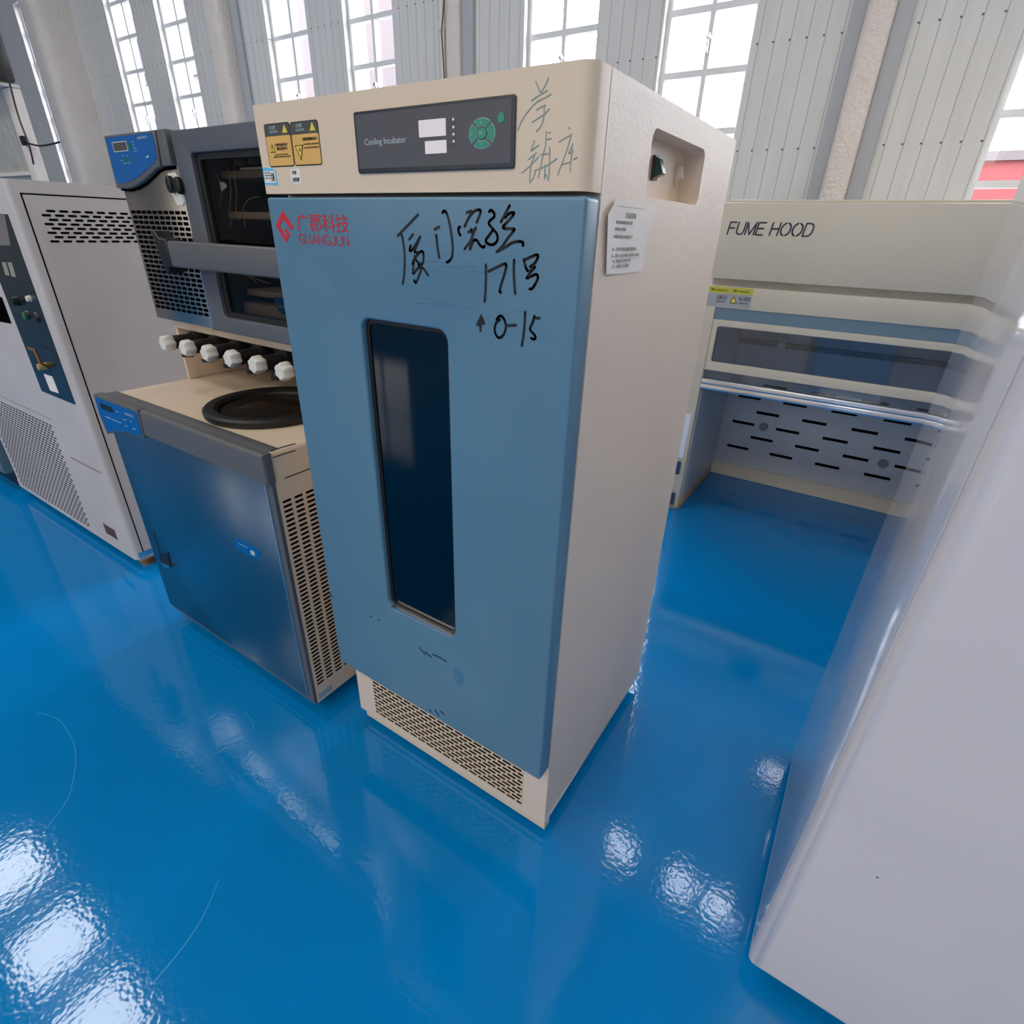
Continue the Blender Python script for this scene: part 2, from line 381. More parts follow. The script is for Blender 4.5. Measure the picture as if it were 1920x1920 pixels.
# columns between the window pairs
k = 0
def column(x0, x1, yf, side=.07, rnd=.03, mt=PLASTERC):
    global k; k += 1
    o = put('trim_%d' % k, boxv(x0, x1, yf, YW, 0, 6.1, rnd, 4, lambda p: p.y < yf+.01 and abs(p.z-3.05) < .1), mt); o['kind'] = 'structure'
    if side:
        k += 1
        o = put('trim_%d' % k, merge(box(x0-side, x0-.001, YW-.03, YW, 0, 6.1, .004), box(x1+.001, x1+side*1.15, YW-.03, YW, 0, 6.1, .004)), TRIMG); o['kind'] = 'structure'
column(-.145, -.01, YW-.075)
column(-2.93, -2.80, YW-.06, .09, .012)
column(-5.80, -5.56, YW-.16, .10, .06)
column(-9.09, -8.70, 2.9, 0, .10)
column(-11.9, -11.5, 2.9, 0, .10)
for x in FRONT_FILL:  # invented window frames, dressing the added fill panels on the unseen wall
    n += 1
    o = put('window_%d' % n, plate([rrect(x-1.0, x+1.0, 1.5, 4.3), rrect(x-.9, x-.03, 1.6, 2.87), rrect(x+.03, x+.9, 1.6, 2.87), rrect(x-.9, x-.03, 2.93, 4.2), rrect(x+.03, x+.9, 2.93, 4.2)], ('F', -9.12), -.06, 0), WHITEF); o['kind'] = 'structure'
# frames of the roof skylights, and invented ones around the large fill panels
for i, (x, y) in enumerate(SKY_AND_FILL):
    n += 1; sx, sy_ = (2.4, 1.9) if y < -2 or x > 2 else (.78, .62)
    o = put('window_%d' % n, plate([rrect(x-sx/2-.08, x+sx/2+.08, y-sy_/2-.08, y+sy_/2+.08), rrect(x-sx/2, x+sx/2, y-sy_/2, y+sy_/2)], ('T', 5.95), 0, .145), WHITEF); o['kind'] = 'structure'
# white drain pipe on the wall
t = thing('wall_pipe', 'white vertical pipe running up the board wall beside a plaster pier', 'pipe', (-2.97, YW-.035, 0))
put('pipe', cyl((-2.97, YW-.04, 0), (-2.97, YW-.04, 6.1), .026), PIPEW, t)
for z in (1.2, 2.72, 4.3): put('coupling', cyl((-2.97, YW-.04, z), (-2.97, YW-.04, z+.05), .031), PIPEW, t)
tag(put('wall_cable', tube([(-2.86, YW-.08, 3.4), (-2.9, YW-.085, 2.95), (-2.94, YW-.09, 2.7), (-2.93, YW-.08, 2.4), (-2.915, YW-.08, 1.2)], .004, 6), BLACK), 'thin black cable hanging down in front of the white wall pipe', 'cable')

# outside
bf = ('F', 11.0)
xr = U((775, 100), bf)[0]
t = thing('facade_building', 'pale pink building seen washed out through the left windows', 'building', (-20, 12, 0))
put('wall', box(-60, xr, 11, 15, -.2, 7), PINKB, t)
for r_ in range(3):
    for c_ in range(12):
        x = xr-2.0-c_*3.2; z = .9+r_*2.2
        f_ = put('window', box(x-1.3, x, 10.93, 11.0, z, z+1.3), FACW, t)
t = thing('red_building', 'low red building seen through the window above the fume hood', 'building', (2, 11, 0))
za = U((1880, 283), bf)[1]
put('wall', box(.6, 9, 11, 14, -.2, za-.12), REDB, t)
put('parapet', box(.55, 9.05, 10.95, 14, za-.12, za), PINKB, t)
struct('ground', box(-60, 30, 3.75, 40, -.3, -.1), CONC)

# ================================================================== COOLING INCUBATOR
INC = (-.341, .325, 0); W, D, Z0, H = .682, .650, .045, 1.603
t = thing('cooling_incubator', 'tall cream incubator with a blue windowed door and black handwriting, centre of the room', 'incubator', INC)
RX, F0, FD_ = ('R', 0.0), ('F', 0.0), ('F', -.048)
rec = rrect(.163, .444, 1.471, 1.563, .018)
body = plate([rrect(0, D, Z0, H, 0), rec], RX, -.04, 0, 0)                       # right wall with the switch pocket
body = merge(body, box(-W, -W+.04, 0, D, Z0, H), box(-W+.04, -.04, D-.04, D, Z0, H), box(-W+.04, -.04, 0, D-.04, H-.04, H),
             box(-W+.04, -.04, .0, D-.04, Z0, .30), box(-W+.04, -.04, 0, .012, 1.44, H-.04))
put('body', body, CREAM, t)
put('switch_pocket', merge(plate([rrect(.150, .50, 1.46, 1.575)], ('R', -.040), -.004, 0), plate([rrect(.155, .452, 1.463, 1.571), rrect(.163, .444, 1.471, 1.563, .018)], RX, -.04, -.0402)), CREAMS, t)
put('chamber_liner', merge(box(-W+.04, -W+.045, .012, D-.04, .30, 1.44), box(-.045, -.0401, .012, D-.04, .30, 1.44), box(-W+.045, -.045, D-.046, D-.0401, .30, 1.44), box(-W+.045, -.045, .012, D-.046, 1.435, 1.44)), DARKIN, t)
for z in (.55, .82, 1.1):
    put('shelf', merge(*[tube([(-W+.05, .06+.03*i, z), (-.05, .06+.03*i, z)], .0022, 5) for i in range(18)], tube([(-W+.06, .05, z-.004), (-.06, .05, z-.004)], .004, 6)), CHROME, t)
# header
hd = boxv(-W, 0, -.048, -.0026, 1.4655, H, .02, 6, lambda p: p.x > -.01 and p.y < -.04 and abs(p.z-1.534) < .01)
hd2 = put('header', hd, CREAMS, t)
put('handwriting', strokes([[(390,115),(430,200),(460,290)],[(600,50),(560,150),(480,290)],[(320,430),(400,370),(580,260)],[(100,900),(180,720),(300,560),(420,440),(560,370),(640,320)],[(400,580),(480,530),(550,500)],[(330,780),(420,720),(540,640),(610,560)],[(530,500),(525,640),(510,750),(470,850),(400,930)],[(565,925),(555,1060),(550,1160),(510,1310),(480,1450),(460,1560),(430,1690)],[(570,1060),(645,1045)],[(600,955),(630,945)],[(370,1085),(310,1250)],[(310,1250),(440,1150)],[(265,1390),(400,1280)],[(370,1330),(320,1450),(300,1600),(290,1730)],[(160,1610),(300,1490),(440,1340)],[(290,1770),(350,1690),(385,1590)],[(370,1570),(500,1520),(620,1460),(740,1370)],[(470,1310),(620,1290)],[(615,1180),(620,1300),(615,1450),(605,1690)],[(540,1480),(535,1700)],[(530,1700),(560,1640),(600,1740)],[(920,860),(950,890)],[(775,1100),(870,1040),(960,990)],[(975,970),(920,1170),(860,1350),(800,1500),(750,1640)],[(1000,1130),(930,1290),(1000,1250)],[(990,1200),(975,1350),(955,1480),(955,1590)],[(820,1470),(960,1430)],[(1010,1390),(1065,1350)]],
    FD_, .0014, off=(960, 140), sc=8.73), TEAL, hd2)['label'] = 'faint teal pencil handwriting'
# control panel
cpn = put('control_panel', plate(rrect(-.421, -.112, 1.493, 1.576, .004), FD_, 0, .003, .0008), CHARB, t)
CP = ('F', -.051)
put('panel_film', plate(rrect(-.417, -.118, 1.4995, 1.572, .001), CP, 0, .0004), CHAR, cpn)
CQ = ('F', -.0514)
put('lettering', text('Cooling Incubator', CQ, -.3995, -.3095, 1.5285, 1.5395), PALE, cpn)['label'] = 'pale lettering Cooling Incubator'
put('display_window', plate(rrect(-.283, -.231, 1.536, 1.557, .001), CQ, 0, .0006), DISP, cpn)
put('display_window', plate(rrect(-.272, -.2305, 1.515, 1.531, .001), CQ, 0, .0006), DISP, cpn)
for z in (1.5545, 1.5455, 1.537, 1.5285):
    put('indicator_light', cyl((-.217, -.0514, z), (-.217, -.0522, z), .0018, seg=12), DISP, cpn)
put('small_print', merge(text('TEMP', CQ, -.281, -.274, 1.5585, 1.5605), text('PV', CQ, -.2905, -.2865, 1.550, 1.552), text('SV', CQ, -.2795, -.2755, 1.527, 1.529), text('HEAT', CQ, -.221, -.213, 1.5495, 1.551), text('COOL', CQ, -.221, -.212, 1.5405, 1.542), text('ALARM', CQ, -.221, -.212, 1.532, 1.5335), text('LIGHT', CQ, -.221, -.212, 1.5235, 1.525)), mat('grey_print', (120, 122, 126), .5), cpn)
bc = (-.1665, 1.5355)
def arc_btn(a0, a1, r0=.0088, r1=.0175, sx=1.25, dd=CQ, w=.0008):
    P = [(bc[0]+r1*sx*math.cos(math.radians(a0+(a1-a0)*i/8)), bc[1]+r1*math.sin(math.radians(a0+(a1-a0)*i/8))) for i in range(9)]
    P += [(bc[0]+r0*sx*math.cos(math.radians(a1+(a0-a1)*i/8)), bc[1]+r0*math.sin(math.radians(a1+(a0-a1)*i/8))) for i in range(9)]
    return plate(P, dd, 0, w)
for a in (48, 138, 228, 318):
    put('arrow_button', arc_btn(a+4, a+80), GREEN, cpn)
put('button_rims', merge(*[arc_btn(a+2.5, a+81.5, .0083, .0181, w=.0004) for a in (48, 138, 228, 318)]), PALE, cpn)
put('set_button', plate([(bc[0]+.0085*math.cos(q*.2618), bc[1]+.0065*math.sin(q*.2618)) for q in range(24)], CQ, 0, .001), GREEN, cpn)
put('power_button', plate([(-.134+.0055*math.cos(q*.2618), 1.5515+.006*math.sin(q*.2618)) for q in range(24)], CQ, 0, .001), GREEN, cpn)
CR = ('F', -.0524)
put('button_symbols', merge(text('A', CR, -.168, -.165, 1.546, 1.5495), text('V', CR, -.168, -.165, 1.521, 1.5245), text('<', CR, -.1855, -.1825, 1.5335, 1.537), text('SET', CR, -.170, -.163, 1.534, 1.537)), PALE, cpn)
# warning stickers on the header
def warn(u0, u1, v0, v1, left):
    s = put('warning_sticker', plate(rrect(u0, u1, v0, v1, .005), FD_, 0, .0005), BLACK, t)
    S1 = ('F', -.0485); hh = v1-v0
    put('header_band', plate(rrect(u0+.0015, u1-.0015, v1-.28*hh, v1-.0015, .002), S1, 0, .0003), OLIVE, s)
    put('orange_field', plate(rrect(u0+.0018, u1-.0015, v0+.0018, v1-.285*hh, .003), S1, 0, .0003), ORANGE, s)
    S2 = ('F', -.0488); S3 = ('F', -.0491)
    mid = (u0+u1)/2
    put('header_print', merge(text('注意', S2, u0+.016, u0+.033, v1-.135*hh, v1-.05*hh), text('CAUTION', S2, u0+.015, u0+.037, v1-.22*hh, v1-.16*hh)), PALE, s)
    a = u1-.022
    put('warning_triangle', plate([(a, v1-.23*hh), (a+.015, v1-.23*hh), (a+.0075, v1-.04*hh)], S2, 0, .0002), YEL, s)
    if left:
        b = u0+.0085
        prints = [text('在使用前请仔', S2, u0+.025, u0+.061, v0+.475*hh, v0+.545*hh), text('细读说明书', S2, u0+.029, u0+.059, v0+.385*hh, v0+.46*hh), text('PLEASE READ MANUAL', S2, u0+.022, u0+.060, v0+.275*hh, v0+.30*hh), text('CAREFULLY BEFORE OPERATION', S2, u0+.017, u0+.065, v0+.22*hh, v0+.25*hh)]
        put('warning_triangle', plate([(b, v0+.34*hh), (b+.016, v0+.34*hh), (b+.008, v0+.56*hh)], S2, 0, .0002), INK, s)
        put('triangle_fill', plate([(b+.0018, v0+.36*hh), (b+.0142, v0+.36*hh), (b+.008, v0+.525*hh)], S3, 0, .0002), YEL, s)
        prints.append(text('!', ('F', -.0494), b+.0072, b+.009, v0+.375*hh, v0+.49*hh))
    else:
        b = u0+.006
        prints = [text('易燃易爆物品禁入', S2, u0+.030, u1-.004, v0+.565*hh, v0+.635*hh), text('FLAMMABLE EXPLOSIVE', S2, u0+.031, u1-.003, v0+.47*hh, v0+.50*hh), text('GOODS ARE FORBIDDEN', S2, u0+.031, u1-.003, v0+.39*hh, v0+.42*hh)]
        put('warning_triangle', plate([(b, v0+.475*hh), (b+.0235, v0+.475*hh), (b+.014, v0+.11*hh)], S2, 0, .0002), INK, s)
        put('triangle_fill', plate([(b+.003, v0+.455*hh), (b+.0205, v0+.455*hh), (b+.0138, v0+.17*hh)], S3, 0, .0002), YEL, s)
        put('flame_symbol', plate([(b+.0105, v0+.36*hh), (b+.014, v0+.31*hh), (b+.016, v0+.37*hh), (b+.0135, v0+.43*hh)], ('F', -.0494), 0, .0002), RED, s)
    put('sticker_print', merge(*prints), INK, s)
warn(-.658, -.5855, 1.508, 1.5735, True)
warn(-.5845, -.511, 1.508, 1.5725, False)
s = put('blue_label', plate([(-.6815, 1.508), (-.655, 1.507), (-.642, 1.5025), (-.6425, 1.479), (-.6815, 1.481)], FD_, 0, .0004), CYAN, t)
put('label_paper', plate(rrect(-.679, -.6455, 1.4835, 1.502), ('F', -.0484), 0, .0003), WHITEP, s)
put('label_print', merge(*[text(a, ('F', -.0487), -.677, -.66, z, z+.002) for a, z in (('NAME 设备', 1.4985), ('MODEL 型号', 1.4945), ('DATE', 1.490))], text('合格', ('F', -.0487), -.659, -.648, 1.486, 1.500)), INK, s)
s = put('paper_tag', plate([(-.602, 1.504), (-.574, 1.504), (-.5735, 1.481), (-.593, 1.481), (-.602, 1.486)], FD_, 0, .0004), WHITEP, t)
put('tag_writing', merge(text('归库', ('F', -.0484), -.596, -.584, 1.4955, 1.5015, shear=.2), text('待检修', ('F', -.0484), -.597, -.578, 1.484, 1.491, shear=.2)), INK, s)
# door with its window hole
hole = rrect(-.4545, -.2435, .583, 1.262, .022)
door = put('door', plate([rrect(-.685, .0015, .279, 1.4602, .006), hole], FD_, -.043, 0, .005), BLUE, t)
put('window_gasket', plate([rrect(-.4545, -.2435, .583, 1.262, .022), rrect(-.446, -.252, .591, 1.254, .016)], FD_, -.03, -.012), RUBBER, door)
put('window_pane', plate(rrect(-.452, -.246, .586, 1.259, .02), ('F', -.034), -.004, 0), TINT, door)
put('window_sill', plate([rrect(-.4543, -.2437, .5835, .5865)], FD_, -.012, -.0005), CHROME, door)
put('door_gasket', merge(box(-.68, -.004, -.0050, -.0002, .284, .300), box(-.68, -.004, -.0050, -.0002, 1.44, 1.456), box(-.68, -.66, -.0050, -.0002, .3, 1.44), box(-.024, -.004, -.0050, -.0002, .3, 1.44)), RUBBER, door)
Z3 = dict(off=(180, 200), sc=3.428)
lg = [(1200,668),(1270,770),(1257,796),(1203,722),(1182,768),(1220,832),(1228,812),(1213,803),(1222,780),(1248,818),(1225,875),(1155,765)]
put('maker_logo', plate([U((180+a/3.428, 200+b/3.428), FD_) for a, b in lg], FD_, .0001, .0005), RED, door)
put('maker_lettering', merge(text('广郡科技', FD_, -.602, -.460, 1.4045, 1.4335), letters('GUANGJUN', FD_, -.602, -.4655, 1.3835, 1.3990, .0018, gap=.22)), RED, door)['label'] = 'red printed lettering'
Z6 = dict(off=(730, 380), sc=6.4)
put('marker_writing', merge(strokes([[(345,145),(100,400)],[(150,385),(172,500),(185,650),(180,850),(162,975)],[(285,380),(240,440)],[(370,410),(330,480),(290,550),(255,580),(245,560),(260,515)],[(370,410),(335,500),(305,590),(350,598)],[(355,605),(395,582),(412,620),(400,730),(350,750)],[(350,610),(300,680),(280,740)],[(305,640),(330,700),(380,740)],[(300,690),(285,850),(340,790),(400,780),(465,870)],[(395,770),(360,870),(320,960),(300,930)],
   [(545,320),(600,290)],[(565,390),(575,500),(600,660)],[(640,120),(660,100),(690,130),(730,280),(760,500),(755,640),(720,700),(690,715)],
   [(850,290),(830,310),(840,370),(855,390)],[(930,120),(985,100)],[(905,285),(950,190),(1010,110),(1080,85),(1095,120),(1050,235)],[(950,350),(1035,320)],[(985,320),(1000,400),(970,470),(905,555)],[(1040,300),(985,440),(970,560)],[(970,560),(1010,460),(1050,450),(1090,510),(1130,535),(1145,520)],
   [(1200,110),(1220,90),(1255,120),(1260,170),(1215,210),(1195,250),(1240,310),(1290,370),(1300,440),(1270,490),(1230,505),(1180,490),(1160,450),(1200,390),(1245,330)],[(1445,35),(1400,120),(1340,230)],[(1390,180),(1440,130),(1495,120),(1480,160),(1400,250),(1365,290),(1390,310),(1495,315),(1490,340),(1420,430),(1360,520),(1290,590)],[(1300,585),(1400,530),(1480,480),(1560,465),(1605,480),(1605,515)],
   [(1160,745),(1160,900),(1155,1050),(1145,1185)],[(1190,825),(1280,780),(1380,735),(1405,755),(1385,850),(1350,960),(1325,1060),(1340,1075)],[(1500,685),(1495,800),(1500,950),(1512,1090)],[(1615,680),(1640,780),(1665,820)],[(1620,690),(1700,650),(1770,625),(1785,650),(1750,720),(1690,770)],[(1690,820),(1745,765)],[(1750,770),(1700,830),(1650,905),(1710,880),(1765,860),(1785,900),(1750,980),(1715,1030),(1685,1035)],
   [(1290,1405),(1310,1370),(1345,1360),(1380,1400),(1400,1480),(1380,1570),(1330,1620),(1290,1600),(1265,1530),(1280,1450),(1330,1400)],[(1400,1475),(1520,1470)],[(1630,1315),(1625,1450),(1610,1600),(1590,1715)],[(1745,1360),(1720,1440),(1690,1520),(1740,1580),(1755,1620),(1735,1640),(1705,1625)],[(1745,1385),(1805,1385)]], FD_, .0042, **Z6),
   plate([U((730+a/6.4, 380+b/6.4), FD_) for a, b in [(1103,1335),(1148,1430),(1145,1465),(1112,1465),(1105,1550),(1085,1550),(1080,1480),(1040,1480),(1060,1420)]], FD_, .0001, .0005)), INK, door)['label'] = 'black marker handwriting in Chinese characters and numbers'
put('scuff_marks', merge(strokes([[(440,710),(560,706),(640,724)],[(600,765),(800,775),(1040,770)],[(480,815),(650,822)],[(920,825),(1100,832),(1430,850)],[(380,1140),(560,1180),(700,1205)],[(310,1200),(450,1215),(800,1240),(1050,1300)],[(1540,1300),(1660,1305)]], FD_, .0022, w1=.0002, **Z6),
    strokes([[(0,712),(60,690),(110,712)]], FD_, .002, w1=.0002, **Z6)), SMUDGE, door)
put('dark_scuffs', merge(strokes([[(725,430),(760,470)],[(760,455),(795,485)],[(805,470),(850,490),(885,512)],[(785,800),(795,815)],[(820,805),(840,835)],[(850,810),(875,830)],[(190,105),(205,125)],[(245,455),(252,468)]], FD_, .0045, off=(560, 1080), sc=3.2), strokes([[(476, 262), (490, 268)], [(425, 238), (440, 246)]], FD_, .003, off=(560, 1080), sc=3.2)), SMUDGE2, door)
e0 = U((560+960/3.2, 1080+605/3.2), FD_)
put('oval_stain', plate([(e0[0]+.016*math.cos(q*.2), e0[1]+.026*math.sin(q*.2)) for q in range(31)], FD_, .0001, .0003), STAIN, door)
# lower vent of slotted sheet: dark void, bars, connectors
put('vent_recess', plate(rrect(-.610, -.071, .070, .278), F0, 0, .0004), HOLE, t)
bars = []
rows = 15; v0, v1 = .070, .278; ph = (v1-v0)/rows
vb = bmesh.new()
def quadbox(u0, u1, a, b, plane, w0, w1):
    P = [(u0, a), (u1, a), (u1, b), (u0, b)]
    T_ = [vb.verts.new(place(plane, x, y, w1)) for x, y in P]; B_ = [vb.verts.new(place(plane, x, y, w0)) for x, y in P]
    vb.faces.new(T_)
    for i in range(4): vb.faces.new((B_[i], B_[(i+1) % 4], T_[(i+1) % 4], T_[i]))
for r_ in range(rows+1):
    quadbox(-.612, -.069, v0+r_*ph-.0022, v0+r_*ph+.0022, F0, .0004, .0022)
for r_ in range(rows):
    x = -.610 + (0 if r_ % 2 else .0158)
    while x < -.070:
        quadbox(max(x-.0026, -.612), min(x+.0026, -.069), v0+r_*ph, v0+(r_+1)*ph, F0, .0004, .0021); x += .0316
put('vent_grille', vb, CREAMS, t)
put('kick_lip', box(-W+.02, -.0, .004, .03, .022, .0448), CREAMS, t)
for x, y in ((-.62, .06), (-.06, .06), (-.62, .59), (-.06, .59)):
    c_ = put('caster', merge(cyl((x-.012, y, .022), (x+.012, y, .022), .0218), box(x-.018, x+.018, y-.012, y+.012, .03, .0449)), RUBBER, t)
put('levelling_foot', cyl((-.455, .02, 0), (-.455, .02, .024), .007, .005), GREYP, t)
put('corner_tape', plate([(-.001, .048), (.20, .047), (.20, .056), (.06, .06), (.001, .075)], RX, 0, .0006), WHITEP, t)
# switches in the pocket
SW = ('R', -.040)
s = put('power_switch', plate(rrect(.277, .300, 1.503, 1.540, .002), SW, 0, .005, .0008), CHARB, t)
rk = bmesh.new()
def wedge(u0, u1, vlo, vhi, vm, out, base):
    P = [(vlo, base), (vlo+.002, base+.003), (vm, base+out), (vhi-.002, base+.006), (vhi, base)]
    bm = bmesh.new(); A = [bm.verts.new(place(('R', -.040), u0, z, w_)) for z, w_ in P]; B = [bm.verts.new(place(('R', -.040), u1, z, w_)) for z, w_ in P]
    bm.faces.new(A); bm.faces.new(B[::-1])
    for i in range(len(P)): bm.faces.new((A[i], A[(i+1) % 5], B[(i+1) % 5], B[i]))
    return bm
put('rocker', wedge(.280, .297, 1.506, 1.537, 1.513, .016, .005), mat('green_black_rocker', (36, 78, 76), .2), s)
s = put('light_switch', plate(rrect(.402, .418, 1.502, 1.538, .002), SW, 0, .004, .0008), CREAMS, t)
put('rocker', wedge(.404, .416, 1.512, 1.536, 1.516, .010, .004), WHITE, s)
# curling paper notice
nt = bmesh.new()
P = [U(p, RX) for p in ((1151, 374), (1134, 402), (1132, 514), (1160, 513), (1203, 509), (1212, 450), (1219, 398), (1216, 380))]
ww = [.004, .005, .004, .0015, .001, .001, .010, .004]
ctr = U((1172, 440), RX); cv = nt.verts.new(place(RX, ctr[0], ctr[1], .002)); vs = [nt.verts.new(place(RX, p[0], p[1], q)) for p, q in zip(P, ww)]
for i in range(len(vs)): nt.faces.new((cv, vs[i], vs[(i+1) % len(vs)]))
s = put('paper_notice', nt, WHITEP, t, sharp=80); s['label'] = 'white printed paper notice with curling corners'
PN = ('R', .0035)
lines_ = [('注意事项', .085, .125, 1.4385, 1.446)] + [(a, .035+dx, .035+dx+wd, z, z+.0045) for a, dx, wd, z in (('一、使用前请检查电源', 0, .080, 1.430), ('二、请勿自行拆卸', 0, .055, 1.421), ('三、使用完毕请关闭电源开关', 0, .085, 1.411), ('五、箱内禁放易燃易爆物品', .012, .095, 1.394), ('六、操作人员必须经过培训方可使用', .012, .110, 1.385), ('七、保持室内通风干燥', .018, .070, 1.3775), ('八、定期清洁冷凝器', .018, .066, 1.370))]
put('notice_print', merge(*[text(a, PN, p, q, r_, s_) for a, p, q, r_, s_ in lines_], plate(rrect(.045, .175, 1.4525, 1.4532), PN, .0, .0003)), mat('notice_ink', (148, 140, 134), .7), s)

# ================================================================== FREEZE DRYER BASE CABINET
FY = ('F', -.09); XL, XR = -1.672, -.80
t = thing('freeze_dryer', 'cream freeze dryer base with steel door and black round port, beside the blue-doored incubator', 'freeze dryer', (-1.235, .3, 0))
put('body', merge(boxv(XL+.01, XR, -.072, .70, .055, .912, .012, 4, lambda p: p.z > .9 and p.y > -.05)), CREAMS, t)
RS = ('R', XR)
cap = []
for i in range(3):
    for k_ in range(46):
        v = .125+k_*.01432; u0 = (-.063, -.027, .009, .045)[i]
        cap.append((u0, u0+.026, v, v+.0065))
for k_ in range(46):
    v = .125+k_*.01432; cap.append((.045, .071, v, v+.0065))
# slots slant a little; they are cut through the side sheet
put('side_vent', capsules(cap, RS, .0006), HOLE, t)['label'] = 'columns of black slots in the right side'
put('side_seam', plate(rrect(-.044, .6, .834, .8365), RS, 0, .0005), HOLE, t)
put('side_label', plate(rrect(-.066, -.013, .066, .088), RS, 0, .0006), mat('silver_label', (150, 170, 190), .3), t)
put('side_scratches', merge(*[strokes([L], RS, .003) for L in ([(508, 846), (530, 838), (553, 832)], [(512, 858), (535, 850), (553, 845)])]), mat('dark_scratch', (70, 60, 55), .7), t)
fas = merge(boxv(XL+.012, XR+.004, -.098, -.0725, .835, .9145, .010, 5, lambda p: (p.y < -.09 and p.z > .9) or (p.x > XR-.01 and p.y < -.09)), box(XL+.012, XR-.012, -.0724, -.040, .9123, .9145, .001))
put('front_fascia', fas, GREYP, t)
# control pod on the left end: curved bottom
pod = [(-1.672, .914), (-1.392, .914), (-1.400, .826)] + [(-1.400-.27*i/10, .822-.042*(i/10)**1.7+.004*math.sin(i/10*math.pi)) for i in range(1, 11)] + [(-1.680, .85)]
pd = put('control_pod', plate([(a, b+.0015 if b > .91 else b) for a, b in pod], ('F', -.092), -.019, .010, .003), GREYP, t)
bl = [(-1.664, .908), (-1.400, .908), (-1.4075, .833)] + [(-1.41-.245*i/10, .828-.036*(i/10)**1.6+.003*math.sin(i/10*math.pi)) for i in range(1, 11)] + [(-1.672, .85)]
PF = ('F', -.102)
put('control_membrane', plate(bl, PF, 0, .001), PANELB, pd)
PG = ('F', -.1032)
put('display', plate(rrect(-1.640, -1.560, .874, .893), PG, 0, .0006), BLACK, pd)
put('panel_print', merge(text('LABCONCO', PG, -1.480, -1.424, .886, .893), *[plate(rrect(a, b, z, z+.002), PG, 0, .0004) for a, b, z in ((-1.63, -1.595, .848), (-1.59, -1.55, .848), (-1.545, -1.525, .848), (-1.50, -1.485, .865), (-1.455, -1.445, .868), (-1.502, -1.488, .845), (-1.455, -1.438, .845), (-1.535, -1.522, .884))]), PALE, pd)
sd = put('door', merge(boxv(XL+.015, XR-.028, -.088, -.0725, .078, .832, .004, 2, lambda p: p.y < -.08)), BRUSH, t)
put('door_edge', box(XR-.028, XR-.0235, -.0885, -.0725, .078, .832, .001), CHROME, sd)
put('door_side_frame', merge(box(XR-.0233, XR-.0003, -.083, -.0725, .06, .834), box(XL+.0106, XR-.024, -.080, -.0725, .056, .0775)), SLATE, t)
put('door_handle', merge(strokes([[(288, 998), (292, 1012), (298, 1030), (302, 1042)]], ('F', -.088), .008, w1=.001)), BLACK, sd)
hp = [U(p, ('F', -.088)) for p in ((300, 1040), (315, 1036), (320, 1062), (313, 1062), (300, 1050))]
put('latch_recess', plate(hp, ('F', -.088), 0, .0012), BLACK, sd)
put('latch_lip', plate([U(p, ('F', -.088)) for p in ((303, 1053), (320, 1060), (320, 1065), (312, 1062))], ('F', -.088), .0012, .006), CHROME, sd)
bdg = put('blue_badge', plate([U(p, ('F', -.088)) for p in ((440, 1010), (445, 1010), (480, 1026), (487, 1034), (488, 1043), (483, 1049), (476, 1047), (446, 1029), (441, 1022))], ('F', -.088), 0, .0012), PANELB, sd)
put('badge_print', merge(plate([U(p, ('F', -.088)) for p in ((470, 1031), (478, 1034), (479, 1042), (472, 1039))], ('F', -.088), .0012, .0018), strokes([[(448, 1018), (466, 1027)]], ('F', -.088), .0018, w0=.0012, w1=.0018)), PALE, sd)
# the round port and its rubber ring
C = (-1.105, .150); R_ = .187
put('port_ring', lathe([(R_-.002, .9125), (R_, .916), (R_+.001, .930), (R_-.006, .936), (R_-.030, .935), (R_-.040, .928), (R_-.045, .9135)], C, 64), RUBBER, t)
put('port_disc', lathe([(R_-.046, .9130), (R_-.046, .922), (.10, .918), (.08, .925), (.03, .924), (.0001, .924)], C, 64), mat('dark_acrylic', (38, 32, 28), .18), t)
for x, y in ((-1.58, 0), (-.88, 0), (-1.58, .6), (-.88, .6)):
    put('caster', merge(cyl((x-.012, y, .026), (x+.012, y, .026), .0258), box(x-.016, x+.016, y-.014, y+.014, .03, .0548)), RUBBER, t)

# ================================================================== TRAY DRYER ON TOP
t = thing('tray_dryer', 'grey tray drying chamber with a glazed door and six valves, standing on the freeze dryer', 'drying chamber', (-1.235, .45, .912))
TY = ('F', .15)
TL, TR, TB, TT = -1.672, -.80, 1.118, 1.628
put('casing', merge(box(TL+.004, TR, .601, .66, TB, TT-.004, .004), box(TL+.004, -1.2625, .21, .6005, TB, TT-.004), box(-.8555, TR, .1745, .6005, TB+.002, TT-.004), box(-1.2625, -.8555, .1745, .6005, 1.5755, TT-.004), box(-1.2625, -.8555, .1745, .6005, TB, 1.1595), box(TL+.335, -1.2625, .1745, .2095, TB+.002, TT-.004)), SLATE, t)
lp = put('side_panel', box(TL, -1.338, .150, .209, TB+.005, 1.55, .003), STEEL, t)
cap = []
for r_ in range(21):
    for c_ in range(10):
        u = -1.658+c_*.0318+(.004 if r_ % 2 else 0)-.0*r_; v = 1.430-r_*.01365
        cap.append((u, u+.0245, v, v+.0088))
put('vent_slots', capsules(cap, TY, .0006, .0022), HOLE, lp)['label'] = 'rows of black vent slots'
